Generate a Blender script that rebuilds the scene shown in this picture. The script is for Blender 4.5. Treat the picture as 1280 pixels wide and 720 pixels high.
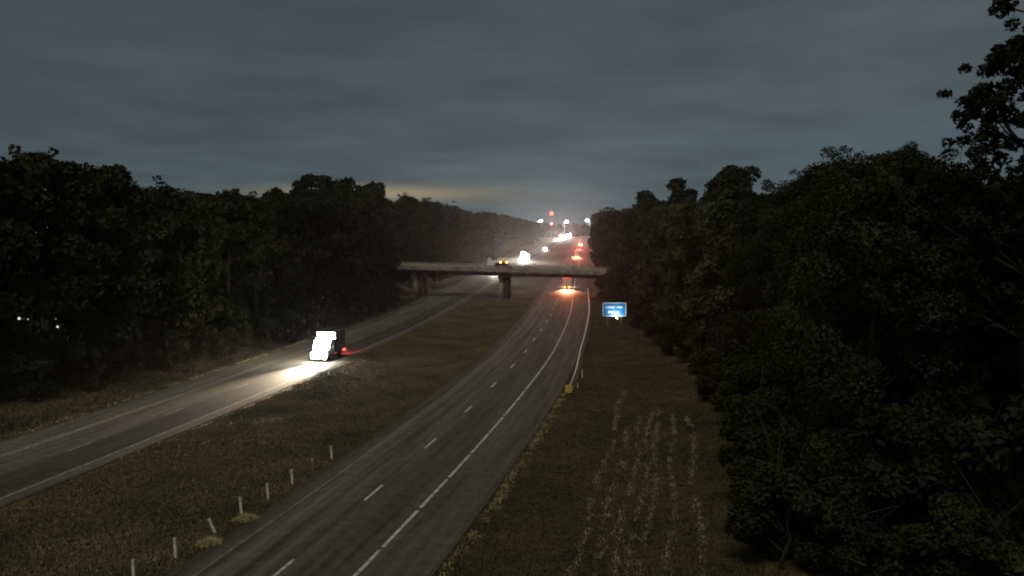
import bpy, math, random
import numpy as np
R = math.radians
for o in list(bpy.data.objects):
    bpy.data.objects.remove(o)
scene = bpy.context.scene
col = scene.collection
rng = np.random.default_rng(7)
random.seed(7)

# ------------------------------------------------------------------ camera, sky, moon, exposure
F, CH = 1050.0, 16.0
PITCH = math.atan(72 / F)
cam_d = bpy.data.cameras.new('camera')
cam_d.sensor_width = 36
cam_d.lens = 36 * F / 1280
cam_d.clip_start = 0.5
cam_d.clip_end = 6000
cam = bpy.data.objects.new('camera', cam_d)
col.objects.link(cam)
cam.location = (0, 0, CH)
cam.rotation_euler = (R(90) - PITCH, 0, 0)
scene.camera = cam

MOON_EL, MOON_AZ = R(58), R(205)          # azimuth clockwise from +Y: behind the camera, a little to the left
world = bpy.data.worlds.new('World')
scene.world = world
world.use_nodes = True
nt = world.node_tree
nt.nodes.clear()
def N(t, **kw):
    n = nt.nodes.new(t)
    for k, v in kw.items():
        setattr(n, k, v)
    return n
def mathn(op, a, b=None, c=None):
    n = N('ShaderNodeMath', operation=op)
    for i, v in enumerate((a, b, c)):
        if v is None: continue
        if isinstance(v, (int, float)): n.inputs[i].default_value = v
        else: nt.links.new(v, n.inputs[i])
    return n.outputs[0]
tc = N('ShaderNodeTexCoord')
sep = N('ShaderNodeSeparateXYZ')
nt.links.new(tc.outputs['Generated'], sep.inputs[0])
sx, sy, sz = sep.outputs
el = mathn('MAXIMUM', sz, 0.0)
den = mathn('ADD', el, 0.09)
comb = N('ShaderNodeCombineXYZ')
nt.links.new(mathn('DIVIDE', sx, den), comb.inputs[0])
nt.links.new(mathn('DIVIDE', sy, den), comb.inputs[1])
cl = N('ShaderNodeTexNoise')
cl.inputs['Scale'].default_value = 1.1
cl.inputs['Detail'].default_value = 6
cl.inputs['Roughness'].default_value = 0.55
nt.links.new(comb.outputs[0], cl.inputs['Vector'])
grad = N('ShaderNodeValToRGB')           # cloud colour by elevation
cr = grad.color_ramp
cr.elements[0].position = 0.0; cr.elements[0].color = (0.077, 0.109, 0.120, 1)
cr.elements[1].position = 1.0; cr.elements[1].color = (0.065, 0.078, 0.086, 1)
e = cr.elements.new(0.10); e.color = (0.070, 0.096, 0.108, 1)
e = cr.elements.new(0.24); e.color = (0.064, 0.080, 0.089, 1)
nt.links.new(el, grad.inputs[0])
cmul = N('ShaderNodeMapRange')
cmul.inputs['From Min'].default_value = 0.3; cmul.inputs['From Max'].default_value = 0.7
cmul.inputs['To Min'].default_value = 0.80; cmul.inputs['To Max'].default_value = 1.20
nt.links.new(cl.outputs['Fac'], cmul.inputs['Value'])
# darker cloud to the west (left), town glow low on the horizon
azl = mathn('MULTIPLY_ADD', sx, 0.30, 1.0)
shade = mathn('MULTIPLY', cmul.outputs[0], mathn('MINIMUM', mathn('MAXIMUM', azl, 0.7), 1.08))
vm = N('ShaderNodeVectorMath', operation='SCALE')
nt.links.new(grad.outputs[0], vm.inputs[0]); nt.links.new(shade, vm.inputs['Scale'])
dx = mathn('ADD', sx, 0.155)
g1 = mathn('EXPONENT', mathn('MULTIPLY', mathn('MULTIPLY', dx, dx), -1 / (2 * 0.085 ** 2)))
dz = mathn('ADD', sz, -0.043)
g2 = mathn('EXPONENT', mathn('MULTIPLY', mathn('MULTIPLY', dz, dz), -1 / (2 * 0.0065 ** 2)))
glow = N('ShaderNodeVectorMath', operation='SCALE')
glow.inputs[0].default_value = (0.22, 0.155, 0.055)
front = mathn('GREATER_THAN', sy, 0.0)
nt.links.new(mathn('MULTIPLY', mathn('MULTIPLY', g1, g2), front), glow.inputs['Scale'])
add = N('ShaderNodeVectorMath', operation='ADD')
nt.links.new(vm.outputs[0], add.inputs[0]); nt.links.new(glow.outputs[0], add.inputs[1])
sky = N('ShaderNodeTexSky', sky_type='NISHITA', sun_disc=False)
sky.sun_elevation = MOON_EL; sky.sun_rotation = MOON_AZ
skys = N('ShaderNodeVectorMath', operation='SCALE'); skys.inputs['Scale'].default_value = 0.0008
nt.links.new(sky.outputs[0], skys.inputs[0])
add2 = N('ShaderNodeVectorMath', operation='ADD')
nt.links.new(add.outputs[0], add2.inputs[0]); nt.links.new(skys.outputs[0], add2.inputs[1])
bg = N('ShaderNodeBackground'); bg.inputs['Strength'].default_value = 1.0
nt.links.new(add2.outputs[0], bg.inputs['Color'])
out = N('ShaderNodeOutputWorld')
nt.links.new(bg.outputs[0], out.inputs['Surface'])

sun_d = bpy.data.lights.new('moon', 'SUN')
sun_d.energy = 0.74
sun_d.angle = R(24)
sun_d.color = (1.0, 0.95, 0.70)
sun = bpy.data.objects.new('moon', sun_d)
col.objects.link(sun)
sun.rotation_euler = (R(90) - MOON_EL, 0, math.pi - MOON_AZ)
sun.location = (0, 0, 120)

scene.view_settings.view_transform = 'Standard'
scene.view_settings.look = 'None'
scene.view_settings.exposure = 0.0
scene.view_settings.gamma = 1.0
scene.cycles.use_denoising = True
scene.cycles.max_bounces = 4
scene.cycles.diffuse_bounces = 2
scene.cycles.volume_bounces = 0
scene.cycles.sample_clamp_indirect = 2.0
scene.cycles.sample_clamp_direct = 0
scene.cycles.filter_width = 2.0
scene.cycles.caustics_reflective = False
scene.cycles.caustics_refractive = False

# ------------------------------------------------------------------ materials
def mat(name, c, rough=0.7, c2=None, scale=4.0, detail=4, bump=0.0, bscale=None, metal=0.0, spec=0.3,
        emit=None, es=0.0, trans=0.0, rand=0.0, coords='Object', lo=0.35, hi=0.65):
    m = bpy.data.materials.new(name)
    m.use_nodes = True
    t = m.node_tree
    b = t.nodes['Principled BSDF']
    b.inputs['Base Color'].default_value = (*c, 1)
    b.inputs['Roughness'].default_value = rough
    b.inputs['Metallic'].default_value = metal
    b.inputs['Specular IOR Level'].default_value = spec
    tx = t.nodes.new('ShaderNodeTexCoord')
    if c2 is not None:
        n = t.nodes.new('ShaderNodeTexNoise')
        n.inputs['Scale'].default_value = scale; n.inputs['Detail'].default_value = detail
        t.links.new(tx.outputs[coords], n.inputs['Vector'])
        r = t.nodes.new('ShaderNodeValToRGB')
        r.color_ramp.elements[0].position = lo; r.color_ramp.elements[1].position = hi
        r.color_ramp.elements[0].color = (*c, 1); r.color_ramp.elements[1].color = (*c2, 1)
        t.links.new(n.outputs['Fac'], r.inputs[0])
        src = r.outputs[0]
        if rand:
            oi = t.nodes.new('ShaderNodeObjectInfo')
            mr = t.nodes.new('ShaderNodeMapRange')
            mr.inputs['To Min'].default_value = 1 - rand; mr.inputs['To Max'].default_value = 1 + rand
            t.links.new(oi.outputs['Random'], mr.inputs['Value'])
            vs = t.nodes.new('ShaderNodeVectorMath'); vs.operation = 'SCALE'
            t.links.new(src, vs.inputs[0]); t.links.new(mr.outputs[0], vs.inputs['Scale'])
            src = vs.outputs[0]
        t.links.new(src, b.inputs['Base Color'])
        if trans:
            tr = t.nodes.new('ShaderNodeBsdfTranslucent'); t.links.new(src, tr.inputs['Color'])
            mx = t.nodes.new('ShaderNodeMixShader'); mx.inputs[0].default_value = trans
            t.links.new(b.outputs[0], mx.inputs[1]); t.links.new(tr.outputs[0], mx.inputs[2])
            t.links.new(mx.outputs[0], t.nodes['Material Output'].inputs['Surface'])
    if bump:
        n2 = t.nodes.new('ShaderNodeTexNoise')
        n2.inputs['Scale'].default_value = bscale or scale * 3; n2.inputs['Detail'].default_value = 5
        t.links.new(tx.outputs[coords], n2.inputs['Vector'])
        bp = t.nodes.new('ShaderNodeBump'); bp.inputs['Strength'].default_value = bump
        t.links.new(n2.outputs['Fac'], bp.inputs['Height'])
        t.links.new(bp.outputs[0], b.inputs['Normal'])
    if emit is not None:
        b.inputs['Emission Color'].default_value = (*emit, 1)
        b.inputs['Emission Strength'].default_value = es
    return m

M = {}
M['bark'] = mat('bark', (0.028, 0.023, 0.017), 0.9, (0.06, 0.05, 0.036), 3, bump=0.6)
M['leaf'] = mat('leaf', (0.012, 0.015, 0.005), 0.75, (0.062, 0.064, 0.023), 0.45, 5, trans=0.15, rand=0.25, spec=0.15)
M['leaf_near'] = mat('leaf_near', (0.012, 0.014, 0.005), 0.75, (0.052, 0.054, 0.021), 0.6, 5, trans=0.15, rand=0.25, spec=0.15)
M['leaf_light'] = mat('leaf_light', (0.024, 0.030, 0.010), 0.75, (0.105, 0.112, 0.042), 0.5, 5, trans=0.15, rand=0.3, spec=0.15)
M['leaf_dark'] = mat('leaf_dark', (0.020, 0.022, 0.010), 0.8, (0.045, 0.044, 0.02), 0.7, 5, trans=0.1, rand=0.2, spec=0.1)
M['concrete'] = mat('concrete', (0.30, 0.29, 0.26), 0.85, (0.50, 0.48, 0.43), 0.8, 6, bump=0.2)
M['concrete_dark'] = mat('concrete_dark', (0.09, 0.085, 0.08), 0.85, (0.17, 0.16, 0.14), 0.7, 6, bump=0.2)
M['steel'] = mat('steel', (0.62, 0.61, 0.56), 0.55, (0.78, 0.77, 0.71), 2.5, metal=0.0)
M['steel_dark'] = mat('steel_dark', (0.12, 0.12, 0.12), 0.6, (0.2, 0.19, 0.18), 3, metal=0.3)
M['timber'] = mat('timber', (0.16, 0.13, 0.09), 0.9, (0.28, 0.23, 0.17), 5)
M['white_post'] = mat('white_post', (0.78, 0.74, 0.62), 0.6, (0.90, 0.86, 0.74), 6)
M['dirty_post'] = mat('dirty_post', (0.16, 0.15, 0.12), 0.6, (0.26, 0.24, 0.2), 6)
M['white_line'] = mat('white_line', (0.20, 0.19, 0.165), 0.7, (0.62, 0.60, 0.54), 3.5, 7, coords='Generated', lo=0.3, hi=0.5)
M['white_line'] = mat('white_line', (0.26, 0.25, 0.21), 0.7, (0.66, 0.64, 0.57), 2.2, 8, lo=0.34, hi=0.56)
M['worn_line'] = mat('worn_line', (0.14, 0.135, 0.12), 0.7, (0.42, 0.40, 0.35), 2.2, 8, lo=0.34, hi=0.60)
M['yellow_line'] = mat('yellow_line', (0.15, 0.125, 0.085), 0.7, (0.32, 0.235, 0.12), 1.6, 8, lo=0.36, hi=0.62)
M['sign_blue'] = mat('sign_blue', (0.012, 0.13, 0.36), 0.4, (0.03, 0.20, 0.40), 1.3)
M['sign_white'] = mat('sign_white', (0.62, 0.72, 0.80), 0.4, (0.78, 0.82, 0.86), 2)
M['orange_panel'] = mat('orange_panel', (0.85, 0.50, 0.12), 0.45, (0.95, 0.60, 0.16), 4)
M['black_panel'] = mat('black_panel', (0.02, 0.02, 0.02), 0.5)
M['rubber'] = mat('rubber', (0.018, 0.018, 0.018), 0.85)
M['rim'] = mat('rim', (0.3, 0.3, 0.31), 0.35, metal=0.8)
M['glass'] = mat('glass', (0.012, 0.014, 0.016), 0.08, spec=0.6)
M['paint_silver'] = mat('paint_silver', (0.30, 0.30, 0.31), 0.3, metal=0.4, spec=0.5)
M['paint_red'] = mat('paint_red', (0.24, 0.02, 0.018), 0.3, spec=0.5)
M['paint_dark'] = mat('paint_dark', (0.03, 0.034, 0.042), 0.3, spec=0.5)
M['tarp_dark'] = mat('tarp_dark', (0.018, 0.018, 0.018), 0.9, (0.03, 0.028, 0.026), 2, spec=0.05)
M['paint_white'] = mat('paint_white', (0.62, 0.62, 0.60), 0.35, spec=0.5)
M['paint_tan'] = mat('paint_tan', (0.26, 0.22, 0.16), 0.35, spec=0.5)
M['trim'] = mat('trim', (0.02, 0.02, 0.022), 0.6)
M['plate'] = mat('plate', (0.6, 0.6, 0.55), 0.5)
M['head_on'] = mat('head_on', (0.9, 0.9, 0.9), 0.3, emit=(1.0, 0.93, 0.80), es=110)
M['head_on_far'] = mat('head_on_far', (0.9, 0.9, 0.9), 0.3, emit=(1.0, 0.95, 0.88), es=1800)
M['tail_on'] = mat('tail_on', (0.5, 0.02, 0.02), 0.3, emit=(1.0, 0.06, 0.04), es=9)
M['tail_far'] = mat('tail_far', (0.5, 0.02, 0.02), 0.3, emit=(1.0, 0.07, 0.03), es=9)
M['amber_on'] = mat('amber_on', (0.6, 0.3, 0.02), 0.3, emit=(1.0, 0.33, 0.03), es=30)
M['white_lamp'] = mat('white_lamp', (0.9, 0.9, 0.9), 0.3, emit=(0.86, 0.90, 1.0), es=900)
M['red_lamp'] = mat('red_lamp', (0.6, 0.05, 0.05), 0.3, emit=(1.0, 0.07, 0.04), es=7)
M['window_lit'] = mat('window_lit', (0.9, 0.9, 0.8), 0.3, emit=(1.0, 0.96, 0.86), es=1.0)
M['wall_board'] = mat('wall_board', (0.10, 0.09, 0.08), 0.8, (0.16, 0.15, 0.13), 3)
M['roof_dark'] = mat('roof_dark', (0.05, 0.05, 0.05), 0.9, (0.08, 0.08, 0.08), 3)
M['blade_pale'] = mat('blade_pale', (0.42, 0.36, 0.18), 0.9, (0.68, 0.60, 0.34), 1.5, 4, spec=0.1)
M['blade_straw'] = mat('blade_straw', (0.34, 0.28, 0.15), 0.9, (0.62, 0.52, 0.32), 0.9, 5, spec=0.1)
M['blade_stubble'] = mat('blade_stubble', (0.14, 0.12, 0.062), 0.9, (0.46, 0.385, 0.235), 0.9, 5, spec=0.1)
M['blade_fringe'] = mat('blade_fringe', (0.14, 0.12, 0.055), 0.9, (0.52, 0.44, 0.24), 0.55, 6, spec=0.1)
M['blade_dead'] = mat('blade_dead', (0.15, 0.10, 0.055), 0.9, (0.40, 0.31, 0.19), 0.5, 6, spec=0.1)
M['blade'] = mat('blade', (0.084, 0.092, 0.042), 0.9, (0.225, 0.170, 0.102), 0.2, 10, spec=0.1, lo=0.36, hi=0.66)
M['blade_green'] = mat('blade_green', (0.042, 0.042, 0.018), 0.9, (0.125, 0.108, 0.052), 0.4, 6, spec=0.1, lo=0.3, hi=0.72)

def ground_material():
    m = bpy.data.materials.new('ground'); m.use_nodes = True
    t = m.node_tree; b = t.nodes['Principled BSDF']
    b.inputs['Roughness'].default_value = 0.95; b.inputs['Specular IOR Level'].default_value = 0.1
    tx = t.nodes.new('ShaderNodeTexCoord')
    def noise(s, d, ro=0.6):
        n = t.nodes.new('ShaderNodeTexNoise'); n.inputs['Scale'].default_value = s
        n.inputs['Detail'].default_value = d; n.inputs['Roughness'].default_value = ro
        t.links.new(tx.outputs['Object'], n.inputs['Vector']); return n.outputs['Fac']
    def ramp(src, stops):
        r = t.nodes.new('ShaderNodeValToRGB'); t.links.new(src, r.inputs[0])
        el = r.color_ramp.elements
        el[0].position, el[0].color = stops[0][0], (*stops[0][1], 1)
        el[1].position, el[1].color = stops[-1][0], (*stops[-1][1], 1)
        for p, c in stops[1:-1]:
            k = el.new(p); k.color = (*c, 1)
        return r.outputs[0]
    a = ramp(noise(0.11, 8), [(0.32, (0.040, 0.040, 0.018)), (0.5, (0.085, 0.072, 0.036)), (0.68, (0.125, 0.088, 0.050))])
    c = ramp(noise(1.7, 6, 0.7), [(0.3, (0.45, 0.45, 0.45)), (0.7, (1.45, 1.4, 1.35))])
    mx = t.nodes.new('ShaderNodeMix'); mx.data_type = 'RGBA'; mx.blend_type = 'MULTIPLY'; mx.inputs[0].default_value = 1
    t.links.new(a, mx.inputs[6]); t.links.new(c, mx.inputs[7])
    t.links.new(mx.outputs[2], b.inputs['Base Color'])
    bp = t.nodes.new('ShaderNodeBump'); bp.inputs['Strength'].default_value = 0.8; bp.inputs['Distance'].default_value = 0.12
    t.links.new(noise(3.0, 8), bp.inputs['Height']); t.links.new(bp.outputs[0], b.inputs['Normal'])
    return m
M['ground'] = ground_material()

def road_material(name, bands):
    """asphalt coloured by lateral offset (UV x in metres), with tyre tracks, patches and grain"""
    m = bpy.data.materials.new(name); m.use_nodes = True
    t = m.node_tree; b = t.nodes['Principled BSDF']
    b.inputs['Roughness'].default_value = 0.75; b.inputs['Specular IOR Level'].default_value = 0.04
    uv = t.nodes.new('ShaderNodeUVMap'); s = t.nodes.new('ShaderNodeSeparateXYZ')
    t.links.new(uv.outputs[0], s.inputs[0])
    mr = t.nodes.new('ShaderNodeMapRange'); mr.inputs['From Min'].default_value = -10; mr.inputs['From Max'].default_value = 10
    wob = t.nodes.new('ShaderNodeTexNoise'); wob.inputs['Scale'].default_value = 0.25
    t.links.new(uv.outputs[0], wob.inputs['Vector'])
    ad = t.nodes.new('ShaderNodeMath'); ad.operation = 'MULTIPLY_ADD'; ad.inputs[1].default_value = 0.35
    t.links.new(wob.outputs['Fac'], ad.inputs[0]); t.links.new(s.outputs[0], ad.inputs[2])
    t.links.new(ad.outputs[0], mr.inputs['Value'])
    r = t.nodes.new('ShaderNodeValToRGB'); el = r.color_ramp.elements
    f = lambda x: (x + 0.17 + 10) / 20
    el[0].position, el[0].color = f(bands[0][0]), (*bands[0][1], 1)
    el[1].position, el[1].color = f(bands[-1][0]), (*bands[-1][1], 1)
    for x, c in bands[1:-1]:
        k = el.new(f(x)); k.color = (*c, 1)
    t.links.new(mr.outputs[0], r.inputs[0])
    mp = t.nodes.new('ShaderNodeMapping'); mp.inputs['Scale'].default_value = (1.6, 0.05, 1)
    t.links.new(uv.outputs[0], mp.inputs[0])
    n = t.nodes.new('ShaderNodeTexNoise'); n.inputs['Scale'].default_value = 1.0; n.inputs['Detail'].default_value = 7
    t.links.new(mp.outputs[0], n.inputs['Vector'])
    n3 = t.nodes.new('ShaderNodeTexNoise'); n3.inputs['Scale'].default_value = 1.3; n3.inputs['Detail'].default_value = 9; n3.inputs['Roughness'].default_value = 0.75
    t.links.new(uv.outputs[0], n3.inputs['Vector'])
    sm = t.nodes.new('ShaderNodeMath'); sm.operation = 'ADD'
    t.links.new(n.outputs['Fac'], sm.inputs[0]); t.links.new(n3.outputs['Fac'], sm.inputs[1])
    m2 = t.nodes.new('ShaderNodeMapRange'); m2.inputs['From Min'].default_value = 0.7; m2.inputs['From Max'].default_value = 1.3
    m2.inputs['To Min'].default_value = 0.45; m2.inputs['To Max'].default_value = 1.55
    t.links.new(sm.outputs[0], m2.inputs['Value'])
    v = t.nodes.new('ShaderNodeVectorMath'); v.operation = 'SCALE'
    t.links.new(r.outputs[0], v.inputs[0]); t.links.new(m2.outputs[0], v.inputs['Scale'])
    t.links.new(v.outputs[0], b.inputs['Base Color'])
    n4 = t.nodes.new('ShaderNodeTexNoise'); n4.inputs['Scale'].default_value = 9; n4.inputs['Detail'].default_value = 5
    t.links.new(uv.outputs[0], n4.inputs['Vector'])
    bp = t.nodes.new('ShaderNodeBump'); bp.inputs['Strength'].default_value = 0.25; bp.inputs['Distance'].default_value = 0.02
    t.links.new(n4.outputs['Fac'], bp.inputs['Height']); t.links.new(bp.outputs[0], b.inputs['Normal'])
    return m

# ------------------------------------------------------------------ mesh helpers
def mesh_np(name, verts, faces):
    me = bpy.data.meshes.new(name)
    verts = np.asarray(verts, dtype=np.float32); faces = np.asarray(faces, dtype=np.int32)
    k = faces.shape[1]
    me.vertices.add(len(verts)); me.vertices.foreach_set('co', verts.ravel())
    me.loops.add(faces.size); me.loops.foreach_set('vertex_index', faces.ravel())
    me.polygons.add(len(faces)); me.polygons.foreach_set('loop_start', np.arange(0, faces.size, k, dtype=np.int32))
    me.update(calc_edges=True)
    return me

class MB:
    def __init__(self): self.v, self.f = [], []
    def add(self, vs, fs):
        b = len(self.v); self.v += [tuple(p) for p in vs]; self.f += [tuple(i + b for i in q) for q in fs]; return self
    def box(self, x0, x1, y0, y1, z0, z1, tx=0.0, ty=0.0):
        vs = [(x0, y0, z0), (x1, y0, z0), (x1, y1, z0), (x0, y1, z0),
              (x0 + tx, y0 + ty, z1), (x1 - tx, y0 + ty, z1), (x1 - tx, y1 - ty, z1), (x0 + tx, y1 - ty, z1)]
        return self.add(vs, [(0, 3, 2, 1), (4, 5, 6, 7), (0, 1, 5, 4), (1, 2, 6, 5), (2, 3, 7, 6), (3, 0, 4, 7)])
    def tube(self, p0, p1, r0, r1, n=8, cap=True):
        p0, p1 = np.array(p0, float), np.array(p1, float)
        d = p1 - p0; d = d / (np.linalg.norm(d) + 1e-9)
        a = np.cross(d, (0, 0, 1) if abs(d[2]) < 0.9 else (1, 0, 0)); a /= np.linalg.norm(a); c = np.cross(d, a)
        vs = []
        for p, r in ((p0, r0), (p1, r1)):
            for i in range(n):
                t = 2 * math.pi * i / n
                vs.append(p + r * (math.cos(t) * a + math.sin(t) * c))
        fs = [(i, (i + 1) % n, n + (i + 1) % n, n + i) for i in range(n)]
        if cap: fs += [tuple(range(n))[::-1], tuple(range(n, 2 * n))]
        return self.add(vs, fs)
    def loft(self, rings):
        n = len(rings[0]); vs = [p for r in rings for p in r]; fs = []
        for k in range(len(rings) - 1):
            for i in range(n):
                j = (i + 1) % n
                fs.append((k * n + i, k * n + j, (k + 1) * n + j, (k + 1) * n + i))
        fs += [tuple(range(n))[::-1], tuple(range((len(rings) - 1) * n, len(rings) * n))]
        return self.add(vs, fs)
    def quad(self, a, b, c, d): return self.add([a, b, c, d], [(0, 1, 2, 3)])
    def mesh(self, name):
        me = bpy.data.meshes.new(name); me.from_pydata(self.v, [], self.f); me.update(); return me
    def build(self, name, m, parent=None, smooth=False):
        return link(self.mesh(name), name, m, parent, smooth)

def link(me, name, m, parent=None, smooth=False):
    if m is not None and not me.materials: me.materials.append(M[m] if isinstance(m, str) else m)
    if smooth: me.polygons.foreach_set('use_smooth', [True] * len(me.polygons))
    o = bpy.data.objects.new(name, me); col.objects.link(o)
    if parent is not None: o.parent = parent
    return o
def tag(o, label=None, cat=None, group=None, kind=None):
    for k, v in (('label', label), ('category', cat), ('group', group), ('kind', kind)):
        if v: o[k] = v
    return o
def empty(name, loc=(0, 0, 0), rz=0.0, **kw):
    o = bpy.data.objects.new(name, None); col.objects.link(o)
    o.location = loc; o.rotation_euler = (0, 0, rz); o.empty_display_size = 0.2
    return tag(o, **kw)
def copy_tree(o, parent=None):
    c = o.copy(); col.objects.link(c); c.parent = parent
    for ch in list(o.children): copy_tree(ch, c)
    return c
def bevel(o, w, seg=2):
    b = o.modifiers.new('bevel', 'BEVEL'); b.width = w; b.segments = seg; b.limit_method = 'ANGLE'
    return o

# ------------------------------------------------------------------ lie of the land
def sstep(a, b, x):
    t = np.clip((np.asarray(x, float) - a) / (b - a), 0, 1); return t * t * (3 - 2 * t)
def rise(y): return 9.0 * sstep(300, 900, y)
YS = np.arange(-120.0, 1500.0, 1.0)
def curve(pts):
    p = np.array(pts, float); x = np.interp(YS, p[:, 0], p[:, 1])
    s0 = (p[1, 1] - p[0, 1]) / (p[1, 0] - p[0, 0]); s1 = (p[-1, 1] - p[-2, 1]) / (p[-1, 0] - p[-2, 0])
    x = np.where(YS < p[0, 0], p[0, 1] + s0 * (YS - p[0, 0]), x); x = np.where(YS > p[-1, 0], p[-1, 1] + s1 * (YS - p[-1, 0]), x)
    pad = 30; k = np.exp(-np.linspace(-2.2, 2.2, 2 * pad + 1) ** 2); k /= k.sum()
    xp = np.concatenate([x[0] + s0 * np.arange(-pad, 0), x, x[-1] + s1 * np.arange(1, pad + 1)])
    return np.convolve(xp, k, 'valid')
XR = curve([(39, -10.8), (50.3, -8.4), (62, -6.1), (73.6, -4), (85.5, -2), (96.5, -.2), (107.9, 1.6), (137, 5.0), (164, 7.9),
            (182, 9.4), (218, 12.4), (263, 16.1), (360, 24.8), (451, 33), (552, 42), (682, 54), (900, 77)])
XL = curve([(49, -34.3), (68, -30.7), (92, -26.8), (121, -22.4), (157, -17.9), (186, -15.6), (230, -12.2), (285, -7.6),
            (410, 4.2), (552, 20), (745, 42), (900, 61)])
def side(X):
    s = np.gradient(X, YS); l = np.sqrt(1 + s * s)
    return s, l, np.concatenate([[0], np.cumsum(np.hypot(np.diff(X), np.diff(YS)))])
SR, LR, AR = side(XR); SL, LL, AL = side(XL)
def rpt(which, y, off):
    """point at distance y along the view, off metres to the right of the lane line"""
    X, S, L = (XR, SR, LR) if which == 'R' else (XL, SL, LL)
    x = np.interp(y, YS, X); s = np.interp(y, YS, S); l = np.interp(y, YS, L)
    return x + off / l, y - off * s / l
def offs(which, x, y):
    X, L = (XR, LR) if which == 'R' else (XL, LL)
    return (x - np.interp(y, YS, X)) / np.interp(y, YS, L)
BX0, BY0, BX1, BY1 = -26.0, 207.5, 20.0, 197.0      # axis of the overpass
bu = np.array([BX1 - BX0, BY1 - BY0]); BL = np.linalg.norm(bu); bu /= BL; bn = np.array([-bu[1], bu[0]])
def terrain(x, y):
    x = np.asarray(x, float); y = np.asarray(y, float)
    oR, oL = offs('R', x, y), offs('L', x, y)
    m = np.minimum(np.minimum(sstep(7.2, 9.5, oR) + sstep(4.8, 7.5, -oR), 1), np.minimum(sstep(5.2, 7.5, oL) + sstep(7.4, 9.5, -oL), 1))
    n = (np.sin(x * .31 + 1.7 * np.sin(y * .13)) + np.sin(y * .23 + 1.3 * np.sin(x * .21 + 2)) + .6 * np.sin(x * .83 + y * .47) + .5 * np.sin(y * .91 - x * .6))
    z = rise(y) - 0.03 + m * (0.07 * n - 0.02)
    mid = np.clip(np.minimum(-oR - 5.2, oL - 5.0), 0, 6)          # shallow drainage swale in the median
    z = z - 0.32 * sstep(0, 5, mid)
    z = z - 0.35 * sstep(7.6, 9.2, -oL) * (1 - sstep(9.2, 12.5, -oL)) + 0.9 * sstep(11, 24, -oL) # ditch, then a bank on the left
    z = z + 0.8 * sstep(13, 30, oR)
    s = (x - BX0) * bu[0] + (y - BY0) * bu[1]; d = np.abs((x - BX0) * bn[0] + (y - BY0) * bn[1])
    ends = np.maximum(1 - sstep(-14, -1.5, s), sstep(BL + 3, BL + 14, s))
    fill = 6.4 * ends * (1 - sstep(6.5, 19, d))
    return z + fill
def tz(x, y): return float(terrain(x, y))

ys = np.concatenate([np.arange(-100, 30, 5.0), np.arange(30, 130, 0.8), np.arange(130, 300, 2.0), np.arange(300, 1600, 12.0)])
xs = np.concatenate([np.arange(-900, -90, 30.0), np.arange(-90, -50, 2.0), np.arange(-50, 32, 0.7), np.arange(32, 100, 3.0), np.arange(100, 960, 30.0)])
GX, GY = np.meshgrid(xs, ys)
GZ = terrain(GX, GY)
V = np.stack([GX.ravel(), GY.ravel(), GZ.ravel()], 1)
nx = len(xs); ii = (np.arange(len(ys) - 1)[:, None] * nx + np.arange(nx - 1)[None, :]).ravel()
gnd = link(mesh_np('ground', V, np.stack([ii, ii + 1, ii + nx + 1, ii + nx], 1)), 'ground', 'ground', smooth=True)
tag(gnd, kind='structure', label='rough brown and olive grass ground around the motorway')

def ribbon(which, y0, y1, o0, o1, z, step=2.0, uv=False):
    A = AR if which == 'R' else AL
    yy = np.arange(y0, y1 + 1e-6, min(step, (y1 - y0)))
    if yy[-1] < y1 - 1e-3: yy = np.append(yy, y1)
    lat = [o0, o1] if not uv else list(np.linspace(o0, o1, 12))
    vs, uvs = [], []
    for y in yy:
        for o in lat:
            x, yp = rpt(which, y, o)
            vs.append((x, yp, float(rise(yp)) + z)); uvs.append((o, float(np.interp(y, YS, A))))
    n = len(lat); fs = []
    for k in range(len(yy) - 1):
        for i in range(n - 1):
            fs.append((k * n + i, k * n + i + 1, (k + 1) * n + i + 1, (k + 1) * n + i))
    me = bpy.data.meshes.new('strip'); me.from_pydata(vs, [], fs)
    if uv:
        l = me.uv_layers.new(name='UVMap')
        for p in me.polygons:
            for li in p.loop_indices: l.data[li].uv = uvs[me.loops[li].vertex_index]
    me.update(); return me

M['road_right'] = road_material('road_right', [(-5, (.075, .070, .060)), (-3.9, (.10, .092, .076)), (-3.3, (.135, .122, .098)), (-2.0, (.125, .114, .093)),
    (-1.75, (.075, .069, .058)), (-1.4, (.120, .110, .090)), (0.2, (.112, .104, .087)), (1.0, (.090, .084, .072)), (2.6, (.092, .086, .074)), (3.9, (.105, .098, .083)), (5, (.108, .102, .088)), (7.2, (.10, .092, .078))])
M['road_left'] = road_material('road_left', [(-7, (.135, .125, .10)), (-4, (.145, .135, .11)), (-3, (.125, .118, .098)), (-0.4, (.11, .105, .092)),
    (0.4, (.058, .058, .055)), (3.2, (.055, .055, .053)), (4.0, (.11, .105, .086)), (5, (.10, .095, .075))])
road_r = tag(link(ribbon('R', -60, 1100, -4.9, 7.2, 0.02, uv=True), 'road', 'road_right'), kind='structure', label='dark asphalt carriageway leading away to the bridge, right of the median')
road_l = tag(link(ribbon('L', -60, 1100, -6.9, 4.9, 0.02, uv=True), 'road', 'road_left'), kind='structure', label='worn grey asphalt carriageway left of the median with oncoming traffic')
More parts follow.
